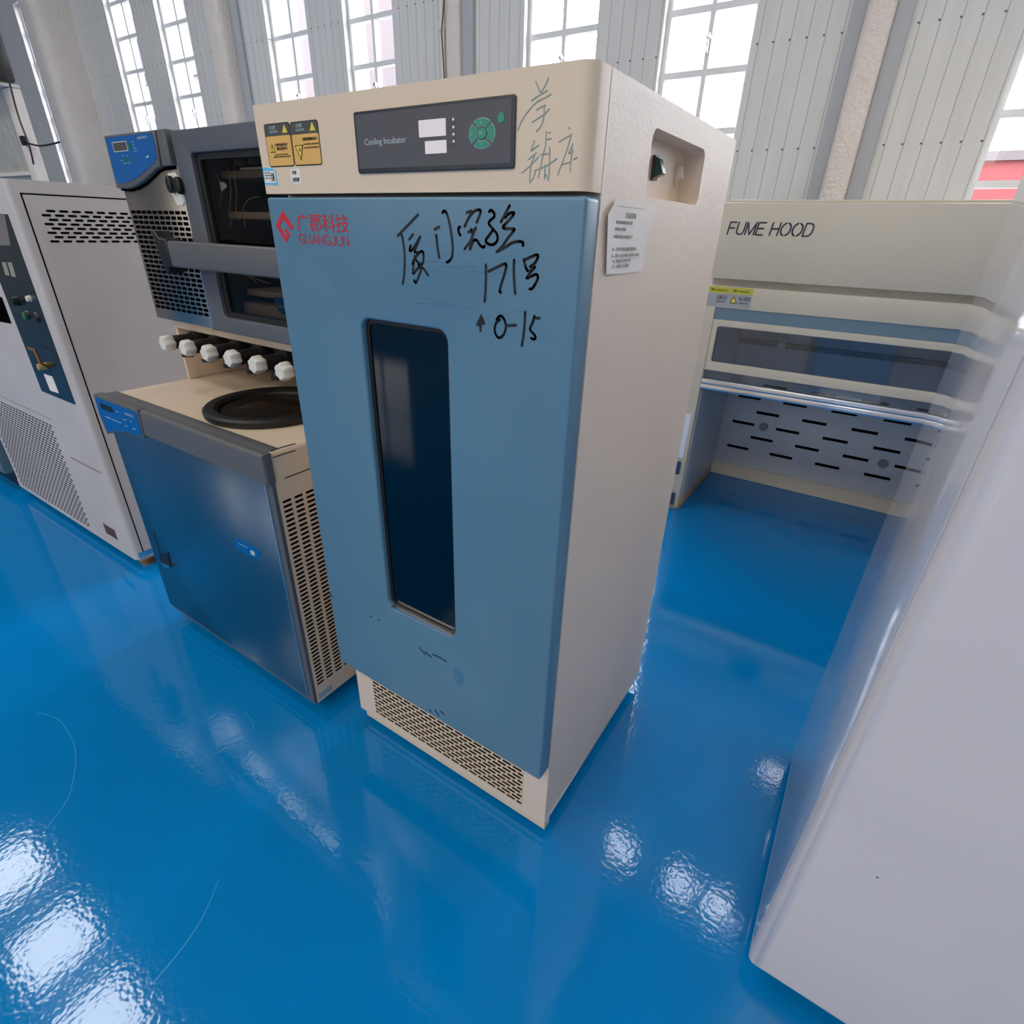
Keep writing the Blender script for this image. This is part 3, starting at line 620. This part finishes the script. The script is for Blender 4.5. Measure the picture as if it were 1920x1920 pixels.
# grey hood with the curved lower edge, holding the blue membrane
curve_ = [(-1.681, 1.497), (-1.62, 1.494), (-1.568, 1.500), (-1.515, 1.512), (-1.469, 1.526), (-1.435, 1.538), (-1.408, 1.543), (-1.345, 1.545)]
cf = put('control_fascia', merge(plate(curve_[:-1]+[(-1.402, 1.545), (-1.387, 1.628), (-1.675, 1.628)], ('F', .148), -.05, .012, .004), plate([(-1.394, 1.5455), (-1.345, 1.5465), (-1.345, 1.628), (-1.3835, 1.628)], ('F', .148), -.05, .010, .003)), GREYP, t)
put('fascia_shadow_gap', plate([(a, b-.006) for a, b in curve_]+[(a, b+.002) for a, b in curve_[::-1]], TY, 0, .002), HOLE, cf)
TM = ('F', .136)
put('control_membrane', plate([(-1.668, 1.622), (-1.405, 1.622), (-1.4, 1.6), (-1.405, 1.568), (-1.425, 1.555), (-1.47, 1.541), (-1.53, 1.524), (-1.6, 1.511), (-1.66, 1.508), (-1.672, 1.52)], TM, 0, .001), PANELB, cf)
TN = ('F', .1349)
put('display', plate(rrect(-1.630, -1.552, 1.588, 1.608), TN, 0, .0006), mat('brown_grey_display', (84, 78, 80), .3), cf)
put('display_frame', plate([rrect(-1.633, -1.549, 1.586, 1.610), rrect(-1.630, -1.552, 1.588, 1.608)], TN, 0, .0005), PALE, cf)
for i in range(3): put('green_key', plate(rrect(-1.593+i*.016, -1.584+i*.016, 1.562, 1.5685, .001), TN, 0, .0008), GREEN2, cf)
put('green_key', plate(rrect(-1.546, -1.533, 1.592, 1.603, .001), TN, 0, .0008), GREEN2, cf)
put('panel_print', merge(text('LABCONCO', TN, -1.483, -1.428, 1.6105, 1.6165), text('Run', TN, -1.518, -1.505, 1.605, 1.6075), text('Vac', TN, -1.518, -1.505, 1.598, 1.6005), text('mBar', TN, -1.518, -1.500, 1.5905, 1.593), text('Alarm', TN, -1.518, -1.500, 1.5835, 1.586), text('Set', TN, -1.606, -1.598, 1.563, 1.566), text('Auto Man', TN, -1.595, -1.552, 1.5565, 1.5595), text('. .', TN, -1.590, -1.560, 1.5745, 1.5765), plate([(-1.465, 1.567), (-1.447, 1.567), (-1.447, 1.573)], TN, 0, .0004)), PALE, cf)
# switch plate with two black rockers
sw = put('switch_plate', plate([(-1.393, 1.530), (-1.355, 1.532), (-1.345, 1.520), (-1.340, 1.462), (-1.350, 1.452), (-1.380, 1.452), (-1.392, 1.475), (-1.402, 1.495)], TY, 0, .0025, .0008), WHITE, lp)
for qx in ((320, 346), (336, 348)):
    c_ = U(qx, ('F', .14)); put('rocker', plate([(c_[0]+.0135*math.cos(q*.2618), c_[1]+.021*math.sin(q*.2618)) for q in range(24)], ('F', .1478), 0, .016, .004), BLACK, sw)
# glazed door: frame, pane, cross bar with black end bracket
dr = put('door', plate([rrect(-1.333, TR, TB+.003, TT-.004, .008), rrect(-1.258, -.86, 1.165, 1.572, .012)], TY, -.022, .004, .003), SLATE, t)
put('door_seal', plate([rrect(-1.258, -.86, 1.165, 1.572, .012), rrect(-1.238, -.875, 1.180, 1.558, .008)], TY, -.024, -.008), RUBBER, dr)
put('door_pane', plate(rrect(-1.25, -.868, 1.172, 1.566), TY, -.020, -.014), ACRY, dr)
put('edge_strip', box(-1.3375, -1.334, .147, .171, TB+.002, 1.545, .001), CHROME, dr)
hb = put('cross_bar', boxv(-1.315, -.83, .060, .085, 1.300, 1.366, .006, 3, lambda p: True), GREYP, dr)
hb2 = put('bar_bracket', merge(plate([(-1.385, 1.388), (-1.372, 1.388), (-1.355, 1.372), (-1.316, 1.368), (-1.316, 1.30), (-1.335, 1.30), (-1.345, 1.282), (-1.356, 1.282), (-1.372, 1.32), (-1.375, 1.35)], ('F', .083), -.025, .022, .004), box(-1.345, -1.325, .105, .148, 1.31, 1.36, .003)), BLACK, dr)
# chamber inside: steel box, shelves
IN = mat('chamber_steel', (176, 158, 142), .45, metal=.25)
put('chamber_box', merge(box(-1.262, -1.256, .1755, .60, 1.16, 1.575), box(-.862, -.856, .1755, .6, 1.16, 1.575), box(-1.256, -.862, .594, .6, 1.16, 1.575), box(-1.256, -.862, .1755, .594, 1.16, 1.166), box(-1.256, -.862, .1755, .594, 1.569, 1.575)), DARKIN, t)
for px_ in ((385, 322), (398, 396)):
    z = U(px_, ('F', .215))[1]
    put('chamber_shelf', box(-1.250, -.868, .215, .58, z-.018, z, .003), IN, t)
    if px_[1] < 330: put('paper_strip', box(-1.16, -.90, .217, .25, z+.0005, z+.006, .002), WHITEP, t)
xq = U((404, 450), ('F', .212))[0]
put('chamber_post', cyl((xq, .212, 1.17), (xq, .212, 1.565), .0032, seg=8), IN, t)
put('stoppering_plate', box(-1.245, -.87, .205, .26, 1.168, 1.205, .003), IN, t)
put('stoppering_plate', box(-1.245, -.87, .225, .50, 1.222, 1.240, .003), IN, t)
for x in (-1.19, -1.13, -1.07):
    put('hose_stub', cyl((x, .24, 1.552), (x, .24, 1.568), .016, .012, 12), IN, t)
for k_, L in enumerate([[(545, 620), (620, 780), (680, 940), (690, 1100), (665, 1240), (655, 1350), (690, 1480), (730, 1600)], [(790, 590), (820, 800), (855, 1000), (860, 1180), (835, 1350), (830, 1480), (848, 1590)], [(905, 360), (905, 600), (945, 850), (960, 1030), (930, 1300), (985, 1500)], [(1340, 1085), (1200, 1120), (1100, 1220), (1055, 1330), (1060, 1480), (1085, 1590)]]):
    pts = [U((340+a/9.145, 250+b/9.145), ('F', .20)) for a, b in L]
    put('sensor_wire', tube([(p[0], .20+.003*math.sin(i*.3+k_), p[1]) for i, p in enumerate(smooth(pts, 4))], .0011, 5), WAX, t)
for k_, L in enumerate([[(865, 950), (875, 1020), (920, 1060), (980, 1090), (1030, 1125)], [(955, 970), (970, 1050), (1020, 1100), (1090, 1130), (1120, 1135)]]):
    pts = [U((180+a/3.428, 200+b/3.428), ('F', .20)) for a, b in L]
    put('sensor_wire', tube([(p[0], .20, p[1]) for p in smooth(pts, 4)], .0011, 5), WAX, t)
put('wire_tag', plate([U((340+a/9.145, 250+b/9.145), ('F', .196)) for a, b in ((655, 835), (735, 838), (785, 900), (765, 935), (690, 998))], ('F', .196), 0, .0006), WHITEP, t)
bt = put('blue_tag', plate([(-1.075, 1.200), (-1.062, 1.188), (-.87, 1.188), (-.87, 1.232), (-1.084, 1.232), (-1.084, 1.212)], ('F', .204), 0, .001), PANELB, t)
put('tag_lettering', text('Sourcing by Mak', ('F', .2028), -1.072, -.985, 1.202, 1.214), PALE, bt)
# manifold under the chamber with six valves
put('manifold_lip', boxv(TL+.02, TR, .185, .66, 1.088, 1.1175, .008, 3, lambda p: p.y < .2), CREAMS, t)
put('support_plate', box(TL+.016, TL+.028, .192, .62, .9125, 1.0878, .002), CREAMS, t)
put('support_plate', box(TR-.028, TR-.016, .192, .62, .9125, 1.0878, .002), CREAMS, t)
put('back_sheet', box(TL+.029, TR-.029, .46, .475, .9125, 1.0878), mat('dark_grey_sheet', (62, 62, 58), .5), t)
put('manifold', box(TL+.05, TR-.05, .217, .30, 1.035, 1.0878, .006), mat('dark_manifold', (40, 40, 38), .5), t)
for i in range(6):
    x = -1.530+i*.1195
    v = put('valve', merge(cyl((x, .216, 1.066), (x, .175, 1.066), .024, seg=20), cyl((x, .176, 1.066), (x, .112, 1.064), .019, .021, 20), cyl((x+.004, .150, 1.058), (x+.008, .146, 1.022), .014, .016, 16), cyl((x+.008, .146, 1.024), (x+.009, .145, 1.014), .019, .017, 16)), RUBBER, t)
    kb = bmesh.new(); rings = []
    for (yy, rr) in ((.112, .021), (.106, .0235), (.086, .0225), (.080, .019)):
        rings.append([kb.verts.new((x+rr*(1+.10*math.cos(6*q+i*.7))*math.cos(q), yy, 1.064+rr*(1+.10*math.cos(6*q+i*.7))*math.sin(q))) for q in (2*math.pi*j/36 for j in range(36))])
    for a in range(3):
        for j in range(36): kb.faces.new((rings[a][j], rings[a][(j+1) % 36], rings[a+1][(j+1) % 36], rings[a+1][j]))
    kb.faces.new(rings[0][::-1]); kb.faces.new(rings[-1])
    put('valve_knob', kb, WHITE, v)['label'] = 'white knob'

# ================================================================== LARGE CABINET MACHINE AT LEFT
t = thing('test_cabinet', 'large worn off-white machine with slotted vents and a dark control strip, at the left', 'machine', (-2.8, .45, 0))
LX0, LX1 = -3.45, -2.12
put('casing', boxv(LX0, LX1, 0, .95, .055, 1.52, .022, 4, lambda p: p.x > LX1-.01 and p.y < .01), OFFW, t)
LR, LF = ('R', LX1), ('F', 0.0)
put('side_door_seam', plate([rrect(.033, .90, .07, 1.4815), rrect(.0375, .896, .0745, 1.477)], LR, 0, .0006), HOLE, t)
cap = []
for r_ in range(8):
    v = 1.4285-r_*.01335
    for c_ in range(9):
        u = .0895 + (0 if r_ % 2 == 0 else -.0165)+c_*.0385-.0*r_
        cap.append((u, u+.0275, v-.001, v+.0062))
put('side_vent', capsules(cap, LR, .0006), HOLE, t)['label'] = 'staggered black vent slots in the side'
cap = []
for r_ in range(36):
    v = .600-r_*.0146
    for c_ in range(23):
        u = -3.40+c_*.0375+(.0187 if r_ % 2 else 0)
        if u+.025 < -2.535: cap.append((u, u+.026, v-.006, v))
put('front_vent', capsules(cap, LF, .0006), HOLE, t)['label'] = 'large field of small black vent slots'
put('front_seam', merge(plate(rrect(-3.42, -2.52, .632, .635), LF, 0, .0006), plate(rrect(-2.46, -2.175, .468, .475), LF, 0, .0008)), mat('tan_seam', (150, 120, 95), .6), t)
cs = put('control_strip', plate(rrect(-2.50, -2.182, .762, 1.417), LF, 0, .002), mat('dark_green_panel', (26, 36, 38), .25), t)
LP = ('F', -.002)
put('paper_label', plate([(-2.40, .85), (-2.315, .852), (-2.31, .785), (-2.395, .782)], LP, 0, .0006), WHITEP, cs)
put('meter_window', merge(*[plate([U((a/5.65, 380+b/5.65), LP) for a, b in q], LP, 0, .0006) for q in (((20, 630), (62, 630), (105, 775), (58, 765)), ((80, 632), (125, 632), (172, 790), (125, 782)))]), mat('cream_meter', (150, 148, 132), .4), cs)
put('taped_note', plate([U((a/5.65, 380+b/5.65), LP) for a, b in ((0, 130), (50, 130), (115, 455), (0, 450))], LP, 0, .0006), mat('faded_note', (120, 112, 108), .5), cs)
def knobat(px, r, mt, out=.02):
    p = U(px, LP); return put('panel_knob', cyl((p[0], -.002, p[1]), (p[0], -.002-out, p[1]), r, r*.8, 16), mt, cs)
knobat((50, 592), .016, GREEN2, .01); knobat((57, 560), .012, WHITE, .012); knobat((34, 564), .018, BLACK); knobat((53, 590), .016, BLACK, .008); knobat((70, 595), .02, BLACK, .008)
p = [U(q, LP) for q in ((70, 651), (82, 655), (92, 678))]
put('brass_lever', tube([(p[0][0], -.03, p[0][1]), (p[1][0], -.03, p[1][1]), (p[2][0], -.03, p[2][1]), (p[2][0]-.005, -.01, p[2][1]-.02)], .0055, 8), BROWNC, cs)
p = U((87, 686), LP); put('panel_knob', cyl((p[0], -.002, p[1]), (p[0], -.03, p[1]), .014, .012, 16), mat('yellow_knob', (190, 165, 90), .4), cs)
put('drain_recess', plate(rrect(-2.366, -2.255, .118, .170), LF, 0, .0008), mat('rusty_recess', (84, 60, 50), .7), t)
put('latch_plate', plate(rrect(.012, .07, .065, .09), LR, 0, .003, .001), CHROME, t)
put('plinth', box(LX0+.05, LX1-.02, .02, .93, .035, .0549), OFFW, t)
for x, y in ((LX0+.12, .08), (LX1-.07, .07), (LX0+.12, .85), (LX1-.07, .85)):
    put('foot', cyl((x, y, 0), (x, y, .0349), .04, .035, 20), BROWNC if y < .1 else RUBBER, t)
put('dark_badge', plate([U(q, LF) for q in ((0, 556), (4, 558), (22, 607), (0, 603))], LF, 0, .001), HOLE, t)
put('dark_vent_edge', box(-3.445, -3.438, -.001, .0, .1, 1.4), HOLE, t)
# a second machine beyond it
t = thing('grey_machine', 'blue-grey machine half hidden beyond the large off-white machine', 'machine', (-4.2, .4, 0))
put('casing', box(-4.9, -3.56, -.02, .85, .10, 1.45, .01), HOODB, t)
put('base', box(-4.85, -3.60, .03, .8, .0, .0995), BLACK, t)
# cream box standing on the big machine
tag(put('carton', box(-2.55, -2.25, .78, .93, 1.521, 1.56, .003), CREAMS), 'flat cream box lying on top of the worn off-white machine', 'box')

# ================================================================== RACK AND CABLES, FAR LEFT
RYp = ('F', 1.6)
a = U((69, 325), RYp); b = U((56, 325), RYp); top_ = U((23, 170), RYp)
z_ = U((14, 146), RYp)[1]; xe = U((15, 146), RYp)[0]
t = thing('equipment_rack', 'tall pale equipment rack with black cables and dark gear on top, far left corner', 'rack', (a[0]-.5, 1.7, 0))
put('post', box(b[0], a[0], 1.6, 1.68, 0, z_-.06, .004), PIPEW, t)
put('post', box(b[0]-1.2, b[0]-1.12, 1.6, 1.68, 0, z_, .004), PIPEW, t)
put('back_sheet', box(b[0]-1.12, b[0]-.001, 1.62, 1.635, .1, z_-.01), mat('grey_plastic_sheet', (176, 176, 170), .35, bump=.6, bscale=5, bdist=.08), t)
put('top_shelf', box(b[0]-1.12, a[0], 1.55, 1.68, z_-.055, z_-.03), PIPEW, t)
put('gear_box', box(b[0]-1.05, xe, 1.45, 1.66, z_-.028, z_+.34, .03), BLACK, t)
put('cross_rail', box(b[0]-1.12, b[0]-.001, 1.59, 1.6195, 1.74, 1.77), PIPEW, t)
pp = [U(q, ('F', 1.58)) for q in ((15, 145), (28, 195), (38, 228), (51, 262), (58, 285), (63, 308))]
put('cable', tube([(p[0], 1.58, p[1]) for p in smooth(pp, 4)], .008, 6), BLACK, t)
pp = [U(q, ('F', 1.58)) for q in ((50, 268), (70, 273), (88, 270), (103, 265))]
put('cable', tube([(p[0], 1.58+.03*i/10, p[1]) for i, p in enumerate(smooth(pp, 4))], .007, 6), BLACK, t)
put('cable_clip', box(U((51, 266), RYp)[0]-.03, U((51, 266), RYp)[0]+.03, 1.56, 1.6, U((51, 266), RYp)[1]-.03, U((51, 266), RYp)[1]+.04, .006), BLACK, t)

# ================================================================== FUME HOOD
t = thing('fume_hood', 'wide putty-coloured fume hood with raised sash, against the window wall', 'fume hood', (.4, 2.48, 0))
HX0, HX1, HY, HB, HT = -.385, 1.15, 2.10, 2.80, 1.557
HF = ('F', HY)
put('canopy', merge(boxv(HX0, HX1, HY, 2.90, 1.240, HT, .006, 2, lambda p: p.y < HY+.01), box(HX0+.005, HX1-.005, HY+.045, 2.90, 1.205, 1.2398)), HOODP, t)
put('valance', boxv(HX0, HX1, HY, HY+.03, 1.112, 1.209, .003, 2, lambda p: p.y < HY+.01), HOODP, t)
put('lower_band', merge(box(HX0+.004, HX1-.004, HY+.006, HY+.04, 1.058, 1.1118)), HOODB, t)
put('side_wall', merge(box(HX0, -.332, HY+.001, 2.85, .004, 1.2045)), HOODP, t)
put('side_wall', merge(box(1.098, HX1, HY+.001, 2.85, .004, 1.2045)), HOODP, t)
put('side_liner', box(-.3318, -.3255, HY+.035, 2.80, .06, 1.20), HOODIN, t)
put('side_liner', box(1.0905, 1.0978, HY+.035, 2.80, .06, 1.20), HOODIN, t)
put('upper_lining', box(-.325, 1.09, HY+.05, 2.79, 1.19, 1.2045), HOODB, t)
bp = put('back_panel', box(-.325, 1.09, HB, HB+.012, .088, 1.19), HOODIN, t)
cap = []
for v, off in ((.621, -.062), (.537, -.191), (.4525, -.064), (.3705, -.192), (.289, -.063), (.206, -.191)):
    for i in range(5):
        u = off+.2615*i
        if -.31 < u < 1.0: cap.append((u-.066, u+.066, v-.0085, v+.0085))
put('baffle_slots', capsules(cap, ('F', HB), .0008, .002), HOLE, bp)
put('back_kickboard', box(-.325, 1.09, HB-.015, HB+.03, .002, .0878), HOODP, t)
put('panel_knob', merge(cyl((-.070, HB, .37), (-.070, HB-.012, .37), .026, .024, 24)), mat('grey_knob', (120, 124, 130), .5), bp)
put('panel_knob', cyl((.60, HB, .29), (.60, HB-.012, .29), .026, .024, 24), mat('grey_knob', (120, 124, 130), .5), bp)
put('rail', box(-.32, 1.085, HB-.022, HB-.001, .853, .882, .003), mat('dark_rail', (70, 78, 84), .5), bp)
p = U((1467, 641), ('F', HB-.02)); put('rail_block', box(p[0]-.02, p[0]+.02, HB-.035, HB-.0225, .85, .886, .003), HOODIN, bp)
sh = put('sash', plate([rrect(-.331, 1.095, .810, 1.0572), rrect(-.306, 1.07, .853, 1.026, .012)], ('F', HY+.022), 0, .016, .001), HOODP, t)
put('sash_glass', box(-.33, 1.094, HY+.0225, HY+.028, .73, 1.03), SASHG, sh)
put('sash_handle', merge(boxv(-.331, 1.095, HY-.012, HY+.021, .741, .768, .006, 3, lambda p: p.y < HY), box(-.331, 1.095, HY-.004, HY+.021, .712, .7405, .003)), CHROME, sh)
put('base_trim', merge(box(-.331, -.322, HY+.01, 2.795, .0015, .03, .001), box(HX0+.002, -.34, HY-.004, HY+.0008, .0, .012)), mat('tan_edge_trim', (176, 140, 108), .6), t)
put('white_sticker', plate(rrect(-.383, -.350, .312, .568), HF, 0, .001), mat('bright_label', (226, 232, 244), .5), t)
for z0_, z1_ in ((.214, .290), (.020, .097)):
    s = put('socket', plate(rrect(-.382, -.354, z0_, z1_, .003), HF, 0, .006, .001), mat('blue_grey_socket', (60, 78, 98), .3), t)
q0, q1, q2 = U((1363, 440), HF), U((1521, 440), HF), U((1366, 415), HF)
put('lettering', letters('FUME HOOD', HF, q0[0], q1[0]-.002, q0[1]+.003, q2[1]-.003, .0066, gap=.19, space=.46, shear=.15, w1=.001), mat('navy_print', (34, 42, 66), .5), t)['label'] = 'dark blue italic letters'
s = put('warning_sticker', merge(plate(rrect(-.378, -.277, 1.117, 1.206, .004), HF, 0, .0008), plate(rrect(-.275, -.172, 1.117, 1.206, .004), HF, 0, .0008)), mat('grey_sticker', (158, 162, 168), .35), t)
put('sticker_band', merge(plate(rrect(-.377, -.278, 1.178, 1.205), HF, .0008, .0012), plate(rrect(-.274, -.173, 1.178, 1.205), HF, .0008, .0012)), mat('sticker_yellow', (186, 184, 60), .5), s)
HG = ('F', HY-.0012)
put('sticker_print', merge(text('警告 WARNING', HG, -.262, -.188, 1.185, 1.197), text('警告 WARNING', HG, -.366, -.290, 1.185, 1.197), text('当心腐蚀', HG, -.231, -.178, 1.150, 1.169), text('注意安全', HG, -.335, -.285, 1.150, 1.169), text('CORROSIVE', HG, -.231, -.185, 1.136, 1.144), text('SAFETY FIRST', HG, -.335, -.290, 1.136, 1.144),
    plate([(-.270, 1.137), (-.236, 1.137), (-.253, 1.170)], HG, 0, .0004)), INK, s)
put('sticker_triangle', plate([(-.2655, 1.140), (-.2405, 1.140), (-.253, 1.1645)], ('F', HY-.0017), 0, .0004), YEL, s)
put('top_board', box(HX0+.02, HX1-.02, HY+.03, 2.88, HT+.0002, HT+.012, .003), HOODP, t)

# ================================================================== TALL WHITE CABINET AT RIGHT
MIRR = mat('polished_white_enamel', (206, 204, 208), .05, spec=.75, coat=.35, coat_rough=.03, bump=.1, bscale=9, bdist=.0005)
t = thing('white_cabinet', 'tall glossy white appliance cabinet in the right foreground', 'cabinet', (.93, .3, 0))
put('casing', boxv(.510, 1.36, -.018, .66, .045, 2.02, .028, 6, lambda p: (p.y < 0 and (p.x < .52 or p.z < .06))), GLOSSW, t)
put('side_panel', box(.5082, .5099, .014, .655, .075, 1.99, .0005), MIRR, t)['label'] = 'polished reflective side panel'
put('plinth', box(.56, 1.31, .05, .62, .012, .0449), BLACK, t)
for x, y in ((.60, .10), (1.27, .10), (.60, .57), (1.27, .57)): put('foot', cyl((x, y, 0), (x, y, .0119), .025, seg=16), BLACK, t)
p = U((1645, 1645), ('F', -.018)); put('scratch_mark', plate(rrect(p[0]-.002, p[0]+.002, p[1]-.001, p[1]+.001), ('F', -.018), 0, .0004), SMUDGE2, t)

# floor scratches
FT = ('T', 0.0)
put('scratch', strokes([[(70, 1335), (110, 1350), (136, 1388), (142, 1430), (130, 1490), (105, 1530), (85, 1555)], [(460, 1335), (472, 1352), (474, 1366), (450, 1378), (418, 1392)], [(410, 1650), (380, 1720), (340, 1780), (290, 1840)]], FT, .0022, w1=.0004), mat('floor_scratch', (30, 140, 200), .3), fl)

for o in bpy.data.objects:
    if '_o' in o: del o['_o']
